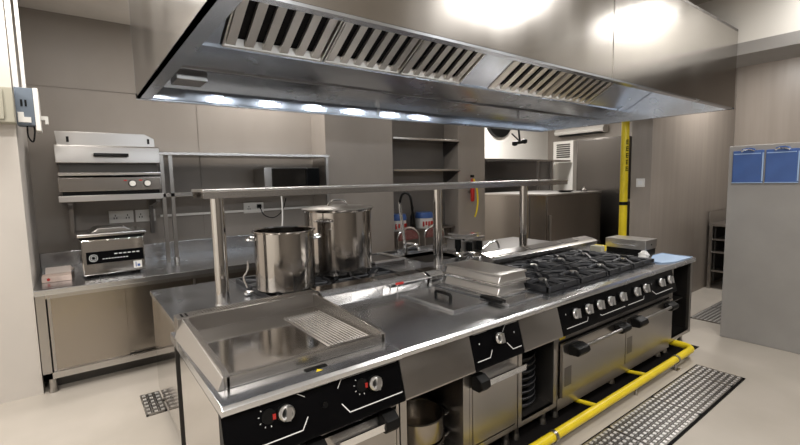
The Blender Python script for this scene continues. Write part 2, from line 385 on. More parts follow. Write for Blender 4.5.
# ---- neutral unit with pots
t = thing('open_cabinet_unit', 'steel worktop unit with plain front and open shelf holding pots, right of griddle', 'cabinet', (1.05, .48, 0))
worktop(t, .81, 1.285); fascia(t, .81, 1.285, 'steel'); frame_open(t, .81, 1.285)
obj('front_post', G().box(.812, .85, -.002, .02, .12, .612), 'steel', t); obj('front_post', G().box(1.235, 1.283, -.002, .02, .12, .612), 'steel', t)
obj('back_ledge', G().prism([(.82, .85), (.8, .93), (.86, .955), (.98, .955), (.98, .85)], 'x', .83, 1.284), 'mirror', t, .002)
feet(t, (.86, 1.23))
obj('kick_panel', G().box(0.82, 1.28, .11, .125, .002, .118), 'inside', t)  # added to stand in for shade below the cabinet

# ---- fryer
t = thing('fryer_unit', 'steel fryer unit with single knob on black panel and lower door', 'fryer', (1.5, .48, 0))
worktop(t, 1.285, 1.70); cp = fascia(t, 1.285, 1.70, 'black', 'control_panel'); frame_open(t, 1.285, 1.70)
knob(cp, 1.491, .743, .03, 0)
g = G(); mark_line(g, [(1.311, .657), (1.41, .657), (1.434, .691)]); mark_line(g, [(1.565, .70), (1.605, .657), (1.68, .657)]); mark_line(g, [(1.31, .797), (1.42, .797)], .002); mark_line(g, [(1.545, .765), (1.575, .797), (1.68, .797)], .002)
for x in (1.345, 1.64): mark_line(g, [(x, .74), (x, .746)], .005)
obj('panel_marking', g, 'white', cp)
d = door(t, 1.31, 1.675, .16, .585); ledge_handle(d, 1.37, 1.695, .54, 'left')
obj('front_rail', G().box(1.307, 1.678, .0, .02, .59, .612), 'dark_steel', t)
l1 = obj('fryer_lid', G().box(1.385, 1.69, .22, .75, .851, .868), 'worktop', t, .003)
hp = arc([(1.54, .4, .868), (1.54, .4, .892), (1.54, .42, .9), (1.54, .52, .9), (1.54, .54, .892), (1.54, .54, .868)], 4)
obj('lid_handle', G().tube([(1.53 + .0, p.y, p.z) for p in hp], .011, 10), 'plastic_black', l1)
obj('back_ledge', G().prism([(.82, .85), (.8, .93), (.86, .955), (.98, .955), (.98, .85)], 'x', 1.286, 1.69), 'mirror', t, .002)
obj('ledge_slot', G().prism([(.87, .9555), (.96, .9555), (.96, .9585), (.87, .9585)], 'x', 1.3, 1.46).prism([(.87, .9555), (.96, .9555), (.96, .9585), (.87, .9585)], 'x', 1.5, 1.66), 'dark_steel', t)
rail = obj('basket_rail', G().tube([(1.38, .77, .852), (1.38, .77, .93), (1.69, .77, .93), (1.69, .77, .852)], .005, 8), 'chrome', t)
obj('rail_tip', G().cyl((1.37, .77, .93), (1.43, .77, .93), .009, 8), 'red', rail)
feet(t, (1.33, 1.66))
obj('kick_panel', G().box(1.29, 1.695, .11, .125, .002, .118), 'inside', t)  # added to stand in for shade below the fryer

# ---- second neutral unit
t = thing('open_cabinet_unit', 'narrow steel worktop unit with open dark shelf of stacked pans, left of range', 'cabinet', (1.9, .48, 0))
worktop(t, 1.70, 2.10); fascia(t, 1.70, 2.10, 'steel'); frame_open(t, 1.70, 2.10)
obj('front_frame', G().box(1.702, 1.735, -.004, .02, .12, .612).box(2.065, 2.098, -.004, .02, .12, .612).box(1.735, 2.065, -.004, .02, .12, .15), 'steel', t)
lid = obj('fryer_lid', G().box(1.74, 2.09, .1, .78, .851, .866), 'worktop', t, .003)
obj('lid_handle', G().box(1.705, 1.75, .13, .31, .866, .885), 'plastic_black', lid, .005)
obj('back_ledge', G().prism([(.82, .85), (.8, .93), (.86, .955), (.98, .955), (.98, .85)], 'x', 1.71, 1.85), 'mirror', t, .002)
feet(t, (1.76, 2.04))
obj('kick_panel', G().box(1.71, 2.095, .11, .125, .002, .118), 'inside', t)  # added to stand in for shade below the narrow unit

# ---- gas range
t = thing('gas_range', 'long eight burner gas range with nine knobs and two oven doors', 'range', (2.98, .48, 0))
worktop(t, 2.10, 3.86)
cp = fascia(t, 2.10, 3.86, 'black', 'control_panel')
for x, z in zip((2.257, 2.411, 2.563, 2.711, 2.886, 3.11, 3.264, 3.551, 3.718), (.728,) * 9): knob(cp, x, z, .034, .12)
g = G()
for p in ([(2.152, .651), (2.4, .651), (2.416, .674)], [(2.57, .66), (2.594, .651), (2.929, .651)], [(2.976, .651), (3.232, .651), (3.251, .672)], [(3.402, .686), (3.458, .651), (3.776, .651)]): mark_line(g, p)
for x in (2.17, 2.33, 2.49, 2.64, 2.8, 2.99, 3.2, 3.42, 3.63): mark_line(g, [(x, .735), (x, .741)], .005)
obj('panel_marking', g, 'white', cp)
obj('side_panel', G().box(2.102, 2.125, .0, .95, .12, .805), 'steel', t); obj('side_panel', G().box(3.835, 3.858, .0, .95, .12, .805), 'steel', t)
obj('cabinet_body', G().box(2.125, 3.835, .03, .95, .12, .805), 'inside', t)
obj('front_rail', G().box(2.125, 3.835, .0, .03, .555, .612), 'dark_steel', t)
obj('kick_panel', G().box(2.11, 3.85, -.006, .03, .085, .165), 'steel', t)
for xa, xb in ((2.13, 2.975), (2.985, 3.83)):
    d = door(t, xa, xb, .175, .545, 'steel', -.03)
    obj('vent_stamp', G().box(xa + .02, xa + .1, -.0315, -.03, .25, .38), 'dark_steel', d)
    hx = xa + .06
    obj('handle', G().prism([(-.03, .53), (-.06, .535), (-.11, .52), (-.12, .49), (-.1, .465), (-.03, .46)], 'x', hx, hx + .13), 'plastic_black', d, .01)
    obj('handle', G().prism([(-.03, .53), (-.06, .535), (-.1, .52), (-.105, .495), (-.09, .475), (-.03, .47)], 'x', xb - .18, xb - .05), 'plastic_black', d, .01)
    obj('handle_bar', G().cyl((xa + .19, -.085, .51), (xb - .18, -.085, .51), .012, 12), 'steel', d)
obj('gas_label', G().box(2.135, 2.2, -.002, .0, .565, .605), 'yellow', t)
feet(t, (2.18, 2.95, 3.78))
obj('kick_panel', G().box(2.11, 3.85, .11, .125, .002, .118), 'inside', t)  # second panel, added to darken the space under the range
# recessed burner tray
tray = G().box(2.13, 3.74, .09, .84, .851, .857)
obj('burner_tray', tray, 'iron', t)
for i in range(4):
    for j in range(2):
        cx = 2.335 + i * .4; cy = .275 + j * .37
        bn = obj('burner', G().lathe([(.02, 0), (.075, .0), (.08, .012), (.05, .018), (.05, .03), (.045, .036), (.001, .038)], (cx, cy, .857), 24), 'iron', t)
        obj('burner_cap', G().lathe([(.03, 0), (.034, .006), (.028, .012), (.001, .014)], (cx, cy, .893), 16), 'steel', bn)
        g = G(); r = .185; z = .9
        g.box(cx - r, cx + r, cy - r + .01, cy - r + .026, z - .035, z).box(cx - r, cx + r, cy + r - .026, cy + r - .01, z - .035, z)
        g.box(cx - r, cx - r + .016, cy - r, cy + r, z - .035, z).box(cx + r - .016, cx + r, cy - r, cy + r, z - .035, z)
        for k in range(8):
            a = k * PI / 4 + PI / 8 * 0; L = r * (1 if k % 2 == 0 else 1.3)
            p0 = Vector((cx + math.cos(a) * .06, cy + math.sin(a) * .06, z + .002)); p1 = Vector((cx + math.cos(a) * L, cy + math.sin(a) * L, z - .012))
            g.tube([p0, p0.lerp(p1, .5) + Vector((0, 0, .004)), p1], .013 if k % 2 else .017, 8)
        obj('pan_support', g, 'iron', t)
bl = obj('back_ledge', G().prism([(.86, .85), (.84, .945), (.87, .965), (.98, .99), (.98, .85)], 'x', 2.45, 3.858), 'steel_x', t, .002)
g = G()
for xa, xb in ((2.5, 3.0), (3.04, 3.55), (3.59, 3.83)): g.prism([(.885, .9695), (.975, .988), (.975, .991), (.885, .9725)], 'x', xa, xb)
obj('ledge_slot', g, 'dark_steel', bl)

# ---- end unit
t = thing('end_cabinet_unit', 'narrow steel worktop unit with open dark niche at the far end of island', 'cabinet', (4.09, .48, 0))
worktop(t, 3.86, 4.33); frame_open(t, 3.86, 4.33, m='dark_steel')
obj('front_frame', G().box(3.862, 3.89, -.004, .02, .12, .805).box(4.28, 4.328, -.004, .02, .12, .805).box(3.89, 4.28, -.004, .02, .12, .15), 'steel', t)
obj('shelf', G().box(3.89, 4.28, .05, .9, .45, .46), 'dark_steel', t)
obj('back_ledge', G().prism([(.86, .85), (.84, .945), (.87, .965), (.98, .99), (.98, .85)], 'x', 3.862, 4.13), 'steel_x', t, .002)
feet(t, (3.92, 4.27))
obj('kick_panel', G().box(3.87, 3.94, .11, .125, .002, .118), 'inside', t)  # added to stand in for shade below the end unit

# ---- back row of the island
t = thing('back_counter_unit', 'plain steel counter behind the griddle forming the island back corner', 'counter', (.43, 1.6, 0))
obj('worktop', G().prism([(.985, .815), (.985, .85), (2.12, .85), (2.14, .83), (2.12, .815)], 'x', .05, .62), 'worktop', t, .003)
obj('side_panel', G().box(.058, .07, 1.13, 2.1, .1, .812), 'mirror', t)
obj('corner_post', G().box(.05, .085, 1.06, 1.1, .0, .812), 'dark_steel', t)
obj('gap_panel', G().box(.052, .06, .985, 1.125, .02, .812), 'plastic_black', t)
obj('front_panel', G().box(.07, .62, 2.085, 2.1, .1, .812), 'steel', t)
obj('inner_panel', G().box(.07, .62, 1.12, 1.13, .1, .812), 'dark_steel', t)
feet(t, (.1, .58), (1.2, 2.05), .1); obj('kick_panel', G().box(.12, .62, 1.13, 1.15, .002, .1), 'dark_steel', t)
t = thing('back_gas_stove', 'stove top with black grates under the two stock pots', 'stove', (1.36, 1.6, 0))
obj('worktop', G().box(.621, 1.785, .985, 2.13, .815, .85), 'worktop', t, .003)
obj('body', G().box(.625, 1.785, 1.13, 2.1, .12, .814), 'steel', t)
for i in range(3):
    for j in range(2):
        cx, cy = .83 + i * .375, 1.38 + j * .4; g = G(); r = .182; z = .878
        for s in (-1, 1): g.box(cx - r, cx + r, cy + s * r - .008, cy + s * r + .008, .851, z).box(cx + s * r - .008, cx + s * r + .008, cy - r, cy + r, .851, z)
        for k in range(8):
            a = k * PI / 4; g.tube([(cx + math.cos(a) * .05, cy + math.sin(a) * .05, z - .008), (cx + math.cos(a) * r, cy + math.sin(a) * r, z - .008)], .008, 6)
        obj('pan_support', g, 'iron', t)
feet(t, (.68, 1.72), (1.2, 2.05)); obj('kick_panel', G().box(.63, 1.78, 1.13, 1.15, .002, .118), 'dark_steel', t)
t = thing('sink_unit', 'steel sink unit with raised rim behind the fryer', 'sink', (2.44, 1.6, 0))
g = G()
xa, xb, ya, yb = 2.3, 2.8, 1.55, 2.0
g.box(1.787, xa, 1.0, 2.13, .815, .85).box(xb, 3.1, 1.0, 2.13, .815, .85).box(xa, xb, 1.0, ya, .815, .85).box(xa, xb, yb, 2.13, .815, .85)
obj('worktop', g, 'worktop', t)
obj('bowl', G().box(xa - .01, xa, ya, yb, .62, .85).box(xb, xb + .01, ya, yb, .62, .85).box(xa, xb, ya - .01, ya, .62, .85).box(xa, xb, yb, yb + .01, .62, .85).box(xa, xb, ya, yb, .61, .62), 'steel', t)
obj('rim', G().box(1.79, 3.09, 2.09, 2.13, .851, .9), 'chrome', t, .003)
obj('raised_tub', G().box(1.8, 2.14, 1.67, 2.08, .851, .885), 'dark_steel', t)
obj('tub_rim', G().box(1.79, 2.15, 1.66, 1.7, .886, .902).box(2.11, 2.15, 1.7, 2.08, .886, .902), 'steel_light', t, .003)
obj('body', G().box(1.79, 3.095, 1.13, 2.08, .12, .6), 'steel', t)
feet(t, (1.85, 3.04), (1.2, 2.02)); obj('kick_panel', G().box(1.79, 3.095, 1.13, 1.15, .002, .12), 'dark_steel', t)
t = thing('back_worktop_unit', 'plain steel counter behind the range under the far shelf post', 'counter', (3.7, 1.6, 0))
obj('worktop', G().box(3.101, 4.33, 1.0, 2.13, .815, .85), 'dark_steel', t, .003)
obj('body', G().box(3.105, 4.32, 1.13, 2.1, .12, .814), 'steel', t)
feet(t, (3.2, 4.25), (1.2, 2.05)); obj('kick_panel', G().box(3.105, 4.32, 1.13, 1.15, .002, .12), 'dark_steel', t)

# ---- overshelf
t = thing('overshelf', 'long narrow steel shelf on round posts above the middle of island', 'shelf', (2.27, 1.36, .85))
obj('shelf_board', G().box(.26, 4.13, 1.2, 1.5, 1.594, 1.61), 'steel_light', t, .003)
obj('apron', G().box(.265, 4.125, 1.203, 1.213, 1.555, 1.594), 'steel_x', t)
obj('apron', G().box(.265, 4.125, 1.487, 1.497, 1.555, 1.594), 'fridge', t)
obj('stiffener', G().box(.3, 4.05, 1.3, 1.42, 1.55, 1.592), 'steel_x', t)
for x in (.38, 2.29, 3.54):
    p = obj('post', G().cyl((x, 1.36, .851), (x, 1.36, 1.55), .043, 28), 'mirror', t)
    obj('collar', G().cyl((x, 1.36, .851), (x, 1.36, .862), .052, 24), 'chrome', p)

# ------------------------------------------------------------------ pots
def pot(label, cx, cy, z, r, hgt, lid, ang):
    t = thing('stock_pot', label, 'pot', (cx, cy, z), world=False)
    obj('body', G().lathe([(r - .01, 0), (r, .01), (r, hgt - .01), (r + .012, hgt - .004), (r + .014, hgt + .004), (r + .006, hgt + .008), (r - .004, hgt), (r - .004, .02), (.001, .018), (.001, .0)], seg=64), 'pot_steel', t)
    for s in (-1, 1):
        a = math.radians(ang) + (PI if s < 0 else 0); ca, sa = math.cos(a), math.sin(a)
        def q(u, v, zz): return (ca * u - sa * v, sa * u + ca * v, zz)
        hz = hgt * .86
        P = arc([q(r - .002, -.07, hz), q(r + .035, -.065, hz + .004), q(r + .05, -.03, hz + .006), q(r + .05, .03, hz + .006), q(r + .035, .065, hz + .004), q(r - .002, .07, hz)], 4)
        obj('handle', G().tube(P, .008, 8), 'chrome', t)
    if lid:
        l = obj('lid', G().lathe([(r + .02, hgt + .008), (r + .022, hgt + .016), (r * .85, hgt + .022), (r * .8, hgt + .03), (.001, hgt + .038)], seg=56), 'steel', t)
        P = arc([(-.09, 0, hgt + .034), (-.075, 0, hgt + .06), (-.04, 0, hgt + .08), (.04, 0, hgt + .08), (.075, 0, hgt + .06), (.09, 0, hgt + .034)], 5)
        obj('lid_handle', G().tube(P, .009, 8), 'chrome', l)
    return t
pot('tall polished stock pot without a lid, smaller of the two on the stove', .845, 1.42, .879, .212, .42, False, -28)
pot('large polished steel stock pot with its lid on, behind the open pot', 1.43, 1.67, .879, .28, .525, True, 38)
# gas lighter / ladle hook beside the pot
t = thing('steel_ladle', 'bent steel ladle standing left of the open stock pot on the stove', 'ladle', (.6, 1.5, .88))
obj('handle', G().tube(arc([(.605, 1.52, 1.09), (.6, 1.52, 1.02), (.57, 1.52, .97), (.585, 1.5, .9)], 5), .006, 8), 'chrome', t)
obj('bowl', G().lathe([(.001, 0), (.03, .008), (.036, .025), (.032, .025), (.026, .012), (.001, .006)], (.585, 1.48, .8505), 18), 'chrome', t)
# pots in the open cabinet
for k, (zz, lb) in enumerate(((.151, 'worn steel saucepan at the bottom of the open cabinet shelf'), (.236, 'worn steel pot stacked on another pot inside the open cabinet'))):
    r, hh = .14, (.075, .125)[k]
    t = thing('saucepan', lb, 'pot', (1.075, .19, zz), 'pots in the open cabinet', world=False)
    obj('body', G().lathe([(r - .01, 0), (r, .01), (r, hh - .006), (r + .008, hh), (r, hh + .004), (r - .004, hh), (r - .004, .01), (.001, .008), (.001, 0)], seg=48), 'copper', t)
    for s in (-1, 1):
        P = arc([(s * r, -.05, hh * .75), (s * (r + .03), -.045, hh * .78), (s * (r + .04), 0, hh * .8), (s * (r + .03), .045, hh * .78), (s * r, .05, hh * .75)], 4)
        g = G().tube(P, .007, 8); o = obj('handle', g, 'chrome', t); 
    t.rotation_euler = (0, 0, math.radians(-8))
# pans stacked in the second open cabinet
pn = thing('frying_pan', 'dark round pan, lowest of the stack in the narrow cabinet', 'pan', (1.9, .2, .151), 'dark pans stacked in the narrow cabinet', world=False)
obj('dish', G().lathe([(.001, 0), (.1, 0), (.13, .012), (.145, .036), (.15, .038), (.146, .042), (.128, .02), (.1, .008), (.001, .008)], seg=36), 'iron', pn)
words = ['second from the bottom', 'third from the bottom', 'fourth from the bottom', 'fifth from the bottom', 'third from the top', 'second from the top', 'topmost']
for k in range(1, 8): dup(pn, (1.9 + random.uniform(-.006, .006), .2, .151 + k * .0435), None, 'dark round pan, ' + words[k - 1] + ' of the stack in the narrow cabinet')

# ------------------------------------------------------------------ things on the front row
for k, (zz, lb) in enumerate(((.868, 'rectangular steel tray, lower of two stacked upside down beside the burners'), (.942, 'rectangular steel tray, upper of two stacked upside down beside the burners'))):
    dx = k * .008
    t = thing('steel_tray', lb, 'tray', (1.94, .47, zz), 'stacked steel trays')
    g = G().prism([(1.795 + dx, zz + .012), (1.815 + dx, zz + .058), (2.065 + dx, zz + .058), (2.085 + dx, zz + .012)], 'y', .235, .74)
    obj('body', g, 'steel_light', t, .006)
    obj('rim', G().box(1.78 + dx, 2.1 + dx, .215, .76, zz, zz + .012), 'chrome', t, .003)
    obj('top_edge', G().box(1.805 + dx, 2.075 + dx, .225, .75, zz + .058, zz + .073), 'steel_light', t, .004)
t = thing('steel_countertop_box', 'low steel box with front handle standing on the far end of the island', 'box', (4.2, .52, .85))
t.rotation_euler = (0, 0, 0)
obj('body', G().box(4.07, 4.325, .32, .72, .905, 1.0), 'steel_light', t, .004)
obj('base', G().box(4.08, 4.315, .33, .71, .851, .905), 'plastic_black', t, .003)
obj('handle', G().tube([(4.07, .4, .95), (4.04, .41, .95), (4.04, .63, .95), (4.07, .64, .95)], .006, 8), 'chrome', t)
obj('rivet', G().cyl((4.2, .32, .95), (4.2, .317, .95), .008, 10), 'plastic_black', t)
def blob(name, label, cat, c, s, m, seed):
    b = bmesh.new(); bmesh.ops.create_icosphere(b, subdivisions=3, radius=1); rr = random.Random(seed)
    ph = [rr.uniform(0, 6) for _ in range(6)]
    for v in b.verts:
        k = 1 + .12 * math.sin(5 * v.co.x + ph[0]) * math.sin(4 * v.co.y + ph[1]) + .1 * math.sin(8 * v.co.z + ph[2] + 3 * v.co.x)
        v.co = Vector((v.co.x * s[0] * k, v.co.y * s[1] * k, max(v.co.z, -.55) * s[2] * k))
    g = G(); g.b.free(); g.b = b
    mz = min(v.co.z for v in b.verts)
    for v in b.verts: v.co += Vector((c[0], c[1], c[2] - mz))
    return tag(obj(name, g, m), label, cat)
blob('crumpled_cloth', 'small crumpled white cloth beside the pale blue board', 'cloth', (3.97, .29, .8505), (.05, .045, .04), 'wh_plastic', 2)
t = thing('blue_tray', 'thin pale blue plastic tray at the far corner of the island', 'tray', (4.14, .12, .85))
o = obj('tray_base', G().prism([(3.78, .06), (3.9, .0), (4.29, -.01), (4.3, .26), (4.1, .26), (3.8, .16)], 'z', .8515, .857), 'blue_light', t, .002)
obj('rim', G().tube([(3.78, .06, .86), (3.9, .0, .86), (4.29, -.01, .86), (4.3, .26, .86), (4.1, .26, .86), (3.8, .16, .86), (3.78, .06, .86)], .004, 6), 'blue_light', t)
t = thing('sponge', 'pale sponge with yellow side beside the steel box behind burners', 'sponge', (3.98, .73, .86))
obj('soft_layer', G().box(3.87, 3.95, .66, .78, .87, .93), 'cream', t, .012)
obj('scouring_layer', G().box(3.95, 3.985, .66, .78, .87, .93), 'yellow', t, .008)
t.location.z -= .0

# ------------------------------------------------------------------ faucet and small appliance on the back row
t = thing('kitchen_faucet', 'tall chrome rinse faucet with black spring hose above the sink', 'faucet', (2.43, 2.04, .85))
obj('base', G().cyl((2.43, 2.04, .851), (2.43, 2.04, .93), .03, 20), 'chrome', t)
obj('riser', G().tube(arc([(2.43, 2.04, .9), (2.41, 2.04, 1.1), (2.38, 2.04, 1.3), (2.36, 2.03, 1.42)], 5), .017, 12), 'chrome', t)
obj('hose', G().tube(arc([(2.36, 2.03, 1.4), (2.36, 1.97, 1.5), (2.38, 1.88, 1.48), (2.39, 1.85, 1.3), (2.39, 1.84, 1.2)], 6), .013, 10), 'plastic_black', t)
obj('spout', G().tube(arc([(2.43, 2.04, .92), (2.4, 1.98, .98), (2.42, 1.85, .98), (2.43, 1.8, .92)], 5), .012, 10), 'chrome', t)
obj('lever', G().cyl((2.46, 2.04, .92), (2.56, 2.02, .94), .008, 10), 'chrome', t)
t = thing('countertop_appliance', 'small steel countertop machine with black taps behind the trays', 'appliance', (3.12, 1.78, .85))
obj('body', G().box(2.98, 3.26, 1.7, 1.98, .851, .965), 'steel', t, .008)
obj('lid', G().box(2.96, 3.28, 1.68, 2.0, .985, 1.005).box(3.0, 3.24, 1.72, 1.96, .965, .985).box(2.99, 3.25, 1.71, 1.97, 1.02, 1.035).box(3.02, 3.22, 1.74, 1.94, 1.005, 1.02), 'chrome', t, .003)
for x in (3.02, 3.18): obj('tap', G().box(x - .018, x + .018, 1.64, 1.7, .86, .96), 'plastic_black', t, .004)
obj('knob', G().cyl((2.9, 1.72, .9), (2.9, 1.72, 1.0), .035, 16).cyl((2.9, 1.72, .851), (2.9, 1.72, .9), .025, 16), 'plastic_black', t)
obj('hose', G().tube(arc([(3.22, 1.66, .87), (3.3, 1.62, .93), (3.38, 1.6, .94), (3.43, 1.6, .86)], 5), .012, 8), 'chrome', t)
t = thing('steel_basin', 'shallow round steel basin on the counter left of the countertop machine', 'bowl', (2.72, 1.38, .852), world=False)
obj('bowl', G().lathe([(.001, 0), (.09, .0), (.13, .04), (.145, .045), (.14, .05), (.125, .045), (.088, .01), (.001, .008)], seg=36), 'mirror', t)

# ------------------------------------------------------------------ back counter by the wall
t = thing('worktable', 'long steel worktable against the back wall with sliding doors below', 'counter', (.8, 3.3, 0))
CF = 2.716
obj('worktop', G().box(-.66, 2.28, CF, 3.895, .805, .85).box(-.66, 2.28, 3.87, 3.895, .85, 1.0), 'worktop', t, .004)
obj('corner_post', G().box(-.655, -.595, CF + .03, CF + .09, .12, .805), 'steel', t)
obj('bottom_rail', G().box(-.655, 2.25, CF + .03, CF + .07, .12, .17), 'steel_x', t)
obj('top_rail', G().box(-.595, 2.25, CF + .03, CF + .06, .77, .805), 'steel_x', t)
obj('bottom_shelf', G().box(-.65, 2.25, CF + .07, 3.85, .13, .15), 'steel', t)
obj('back_panel', G().box(-.65, 2.25, 3.84, 3.85, .15, .805), 'inside', t)
obj('side_panel', G().box(-.655, -.645, CF + .09, 3.84, .15, .805), 'inside', t)
obj('kick_panel', G().box(-.62, 2.2, 2.9, 2.915, .002, .118), 'inside', t)  # added dark panel in place of the shadow under the table
for k, (xa, xb, yy) in enumerate(((-.585, -.06, 0), (-.08, .5, .025), (.48, 1.1, 0), (1.08, 1.68, .025), (1.66, 2.25, 0))):
    d = obj('sliding_door', G().box(xa, xb, CF + .06 + yy, CF + .08 + yy, .17, .77), 'copper', t, .003)
    obj('edge_pull', G().box(xa, xa + .02, CF + .052 + yy, CF + .06 + yy, .17, .77), 'steel', d)
for x in (-.6, .8, 2.2):
    for y in (CF + .08, 3.78): obj('leg', G().cyl((x, y, .03), (x, y, .12), .026, 16).cyl((x, y, 0), (x, y, .035), .034, 16, .028), 'steel', t)
# shelf unit standing on the counter
t = thing('counter_shelf', 'steel double shelf on square posts standing on the wall counter', 'shelf', (1.3, 3.6, .85))
obj('shelf_board', G().box(.36, 2.26, 3.35, 3.86, 1.945, 1.975), 'steel_x', t, .003)
obj('shelf_rail', G().box(.36, 2.26, 3.36, 3.4, 1.52, 1.56), 'steel_x', t, .003)
obj('cross_bar', G().box(.4, 2.26, 3.84, 3.86, 1.29, 1.315), 'wh_plastic', t)
for x in (.38, .46, 2.23): obj('post', G().box(x - .017, x + .017, 3.36, 3.394, .852, 1.945), 'steel', t)
obj('post_foot', G().cyl((.46, 3.377, .852), (.46, 3.377, .9), .026, 14), 'chrome', t)
obj('bottom_board', G().box(.4, 2.26, 3.4, 3.84, 1.525, 1.545), 'dark_steel', t)
# microwave on the shelf
t = thing('microwave_oven', 'black fronted microwave with steel side on the counter shelf', 'microwave', (1.8, 3.62, 1.545))
obj('body', G().box(1.46, 2.17, 3.47, 3.83, 1.561, 1.82), 'steel', t, .006)
d = obj('door', G().box(1.55, 2.0, 3.455, 3.47, 1.565, 1.815), 'glass_dark', t, .003)
obj('handle', G().box(1.985, 1.997, 3.435, 3.455, 1.6, 1.79), 'plastic_black', d)
obj('control_panel', G().box(2.005, 2.165, 3.455, 3.47, 1.565, 1.815), 'black', t)
for x in (1.5, 2.12): obj('foot', G().cyl((x, 3.52, 1.546), (x, 3.52, 1.561), .015, 10), 'plastic_black', t)
# socket plates on the wall
def socket(label, x0, x1, z0, z1, n):
    t = thing('power_socket', label, 'socket', ((x0 + x1) / 2, 3.895, (z0 + z1) / 2))
    obj('plate', G().box(x0, x1, 3.88, 3.9, z0, z1), 'wh_plastic', t, .003)
    g = G(); w_ = (x1 - x0) / n
    for k in range(n):
        cx = x0 + w_ * (k + .5)
        for dx, dz in ((-.012, -.012), (.012, -.012), (0, .016)): g.box(cx + dx - .004, cx + dx + .004, 3.878, 3.8805, (z0 + z1) / 2 + dz - .009, (z0 + z1) / 2 + dz + .009)
    obj('socket_hole', g, 'plastic_black', t)
socket('wide pale double socket plate below the heating cabinet shelf', -.07, .15, 1.25, 1.38, 2)
socket('pale socket plate on wall left of the counter shelf post', .17, .36, 1.25, 1.38, 2)
socket('white double socket with black plug on wall above open stock pot', 1.33, 1.58, 1.27, 1.4, 2)
t = thing('plug_and_lead', 'black plug and thin cord hanging from the socket behind the pot', 'cable', (1.53, 3.87, 1.0))
obj('plug', G().box(1.49, 1.54, 3.84, 3.877, 1.33, 1.375), 'plastic_black', t, .005)
obj('lead', G().tube(arc([(1.515, 3.84, 1.35), (1.56, 3.82, 1.24), (1.68, 3.81, 1.2), (1.8, 3.82, 1.28), (1.86, 3.825, 1.44)], 6), .006, 8), 'plastic_black', t)
tag(obj('grey_cable', G().tube(arc([(1.6, 3.345, 1.56), (1.61, 3.34, 1.4), (1.6, 3.34, 1.15), (1.54, 3.34, .86)], 6), .009, 8), 'wh_plastic'), 'thin pale cable hanging from the shelf rail behind the stock pots', 'cable')

# salamander on its wall shelf
t = thing('salamander_grill', 'steel wall grill with sloped lid, black handle and two knobs', 'grill', (-.05, 3.5, 1.56))
obj('cover', G().prism([(3.3, 1.86), (3.3, 2.005), (3.34, 2.02), (3.88, 2.02), (3.88, 1.86)], 'x', -.46, .355), 'steel_light', t, .004)
obj('upper_plate', G().prism([(-.44, 2.02), (-.45, 2.145), (.25, 2.145), (.33, 2.1), (.335, 2.02)], 'y', 3.4, 3.86), 'steel_light', t, .003)
obj('bolt_slot', G().box(-.37, -.35, 3.397, 3.4, 2.05, 2.1).box(.27, .29, 3.397, 3.4, 2.05, 2.1), 'plastic_black', t)
obj('handle', G().tube([(-.17, 3.3, 1.925), (-.17, 3.25, 1.925), (.08, 3.25, 1.925), (.08, 3.3, 1.925)], .012, 8).box(-.18, .09, 3.245, 3.262, 1.915, 1.945), 'plastic_black', t)
obj('inner_cavity', G().box(-.44, .34, 3.4, 3.86, 1.77, 1.86), 'inside', t)
obj('drip_tray', G().box(-.45, .352, 3.28, 3.84, 1.745, 1.77), 'chrome', t, .003)
cp = obj('control_panel', G().box(-.455, .352, 3.3, 3.86, 1.6, 1.725), 'fridge', t, .004)
for x in (.108, .233):
    k = obj('knob', G().cyl((x, 3.3, 1.665), (x, 3.268, 1.665), .026, 18), 'wh_plastic', cp)
    obj('knob_ring', G().cyl((x, 3.3, 1.665), (x, 3.292, 1.665), .034, 18), 'plastic_black', cp)
obj('indicator_light', G().box(.04, .065, 3.294, 3.3, 1.69, 1.7).box(.165, .19, 3.294, 3.3, 1.69, 1.7), 'red', cp)
obj('base_gap', G().box(-.43, .34, 3.34, 3.86, 1.565, 1.6), 'plastic_black', t)
t = thing('wall_bracket_shelf', 'steel wall shelf on dark brackets carrying the wall grill', 'shelf', (-.05, 3.6, 1.2))
obj('shelf_board', G().box(-.46, .36, 3.25, 3.89, 1.51, 1.563), 'steel_light', t, .003)
for x in (-.4, .3): obj('bracket', G().prism([(3.3, 1.51), (3.88, 1.51), (3.88, 1.12), (3.84, 1.12), (3.82, 1.42), (3.3, 1.48)], 'x', x, x + .035), 'dark_steel', t)

# vacuum sealer
t = thing('vacuum_sealer', 'steel chamber vacuum sealer with black control strip on the wall counter', 'vacuum sealer', (-.1, 3.2, .85), world=False)
W = .3
obj('body', G().prism([(-.22, .02), (-.2, .33), (.24, .36), (.24, .02)], 'x', -.235, .235), 'mirror', t, .01)
obj('lid', G().box(-.26, .26, -.225, .25, .355, .385), 'steel_x', t, .012)
obj('lid_seal', G().box(-.245, .245, -.215, .24, .34, .356), 'plastic_black', t)
obj('lid_dome', G().prism([(-.16, .385), (-.1, .425), (.1, .425), (.16, .385)], 'y', -.16, .18), 'steel', t, .01)
cp = obj('control_panel', G().prism([(-.222, .12), (-.214, .225), (-.2, .225), (-.2, .12)], 'x', -.205, .225), 'black', t, .003)
g = G()
for r0 in (.018, .03):
    P = [(-.155 + math.cos(a) * r0, -.2235, .172 + math.sin(a) * r0) for a in [2 * PI * k / 20 for k in range(21)]]
    g.tube(P, .002, 5)
for k in range(9): g.box(-.09 + k * .022, -.075 + k * .022, -.2225, -.219, .155, .16)
for k in range(6): g.box(.0 + k * .034, .022 + k * .034, -.2195, -.216, .19, .198)
obj('panel_marking', g, 'white', cp)
obj('sticker', G().box(.14, .205, -.2215, -.219, .045, .11), 'wh_plastic', t)
obj('sticker_mark', G().box(.155, .162, -.2225, -.2215, .055, .1).box(.17, .19, -.2225, -.2215, .058, .08), 'blue', t)
for x in (-.18, .18):
    for y in (-.15, .18): obj('foot', G().cyl((x, y, 0), (x, y, .02), .02, 12), 'plastic_black', t)
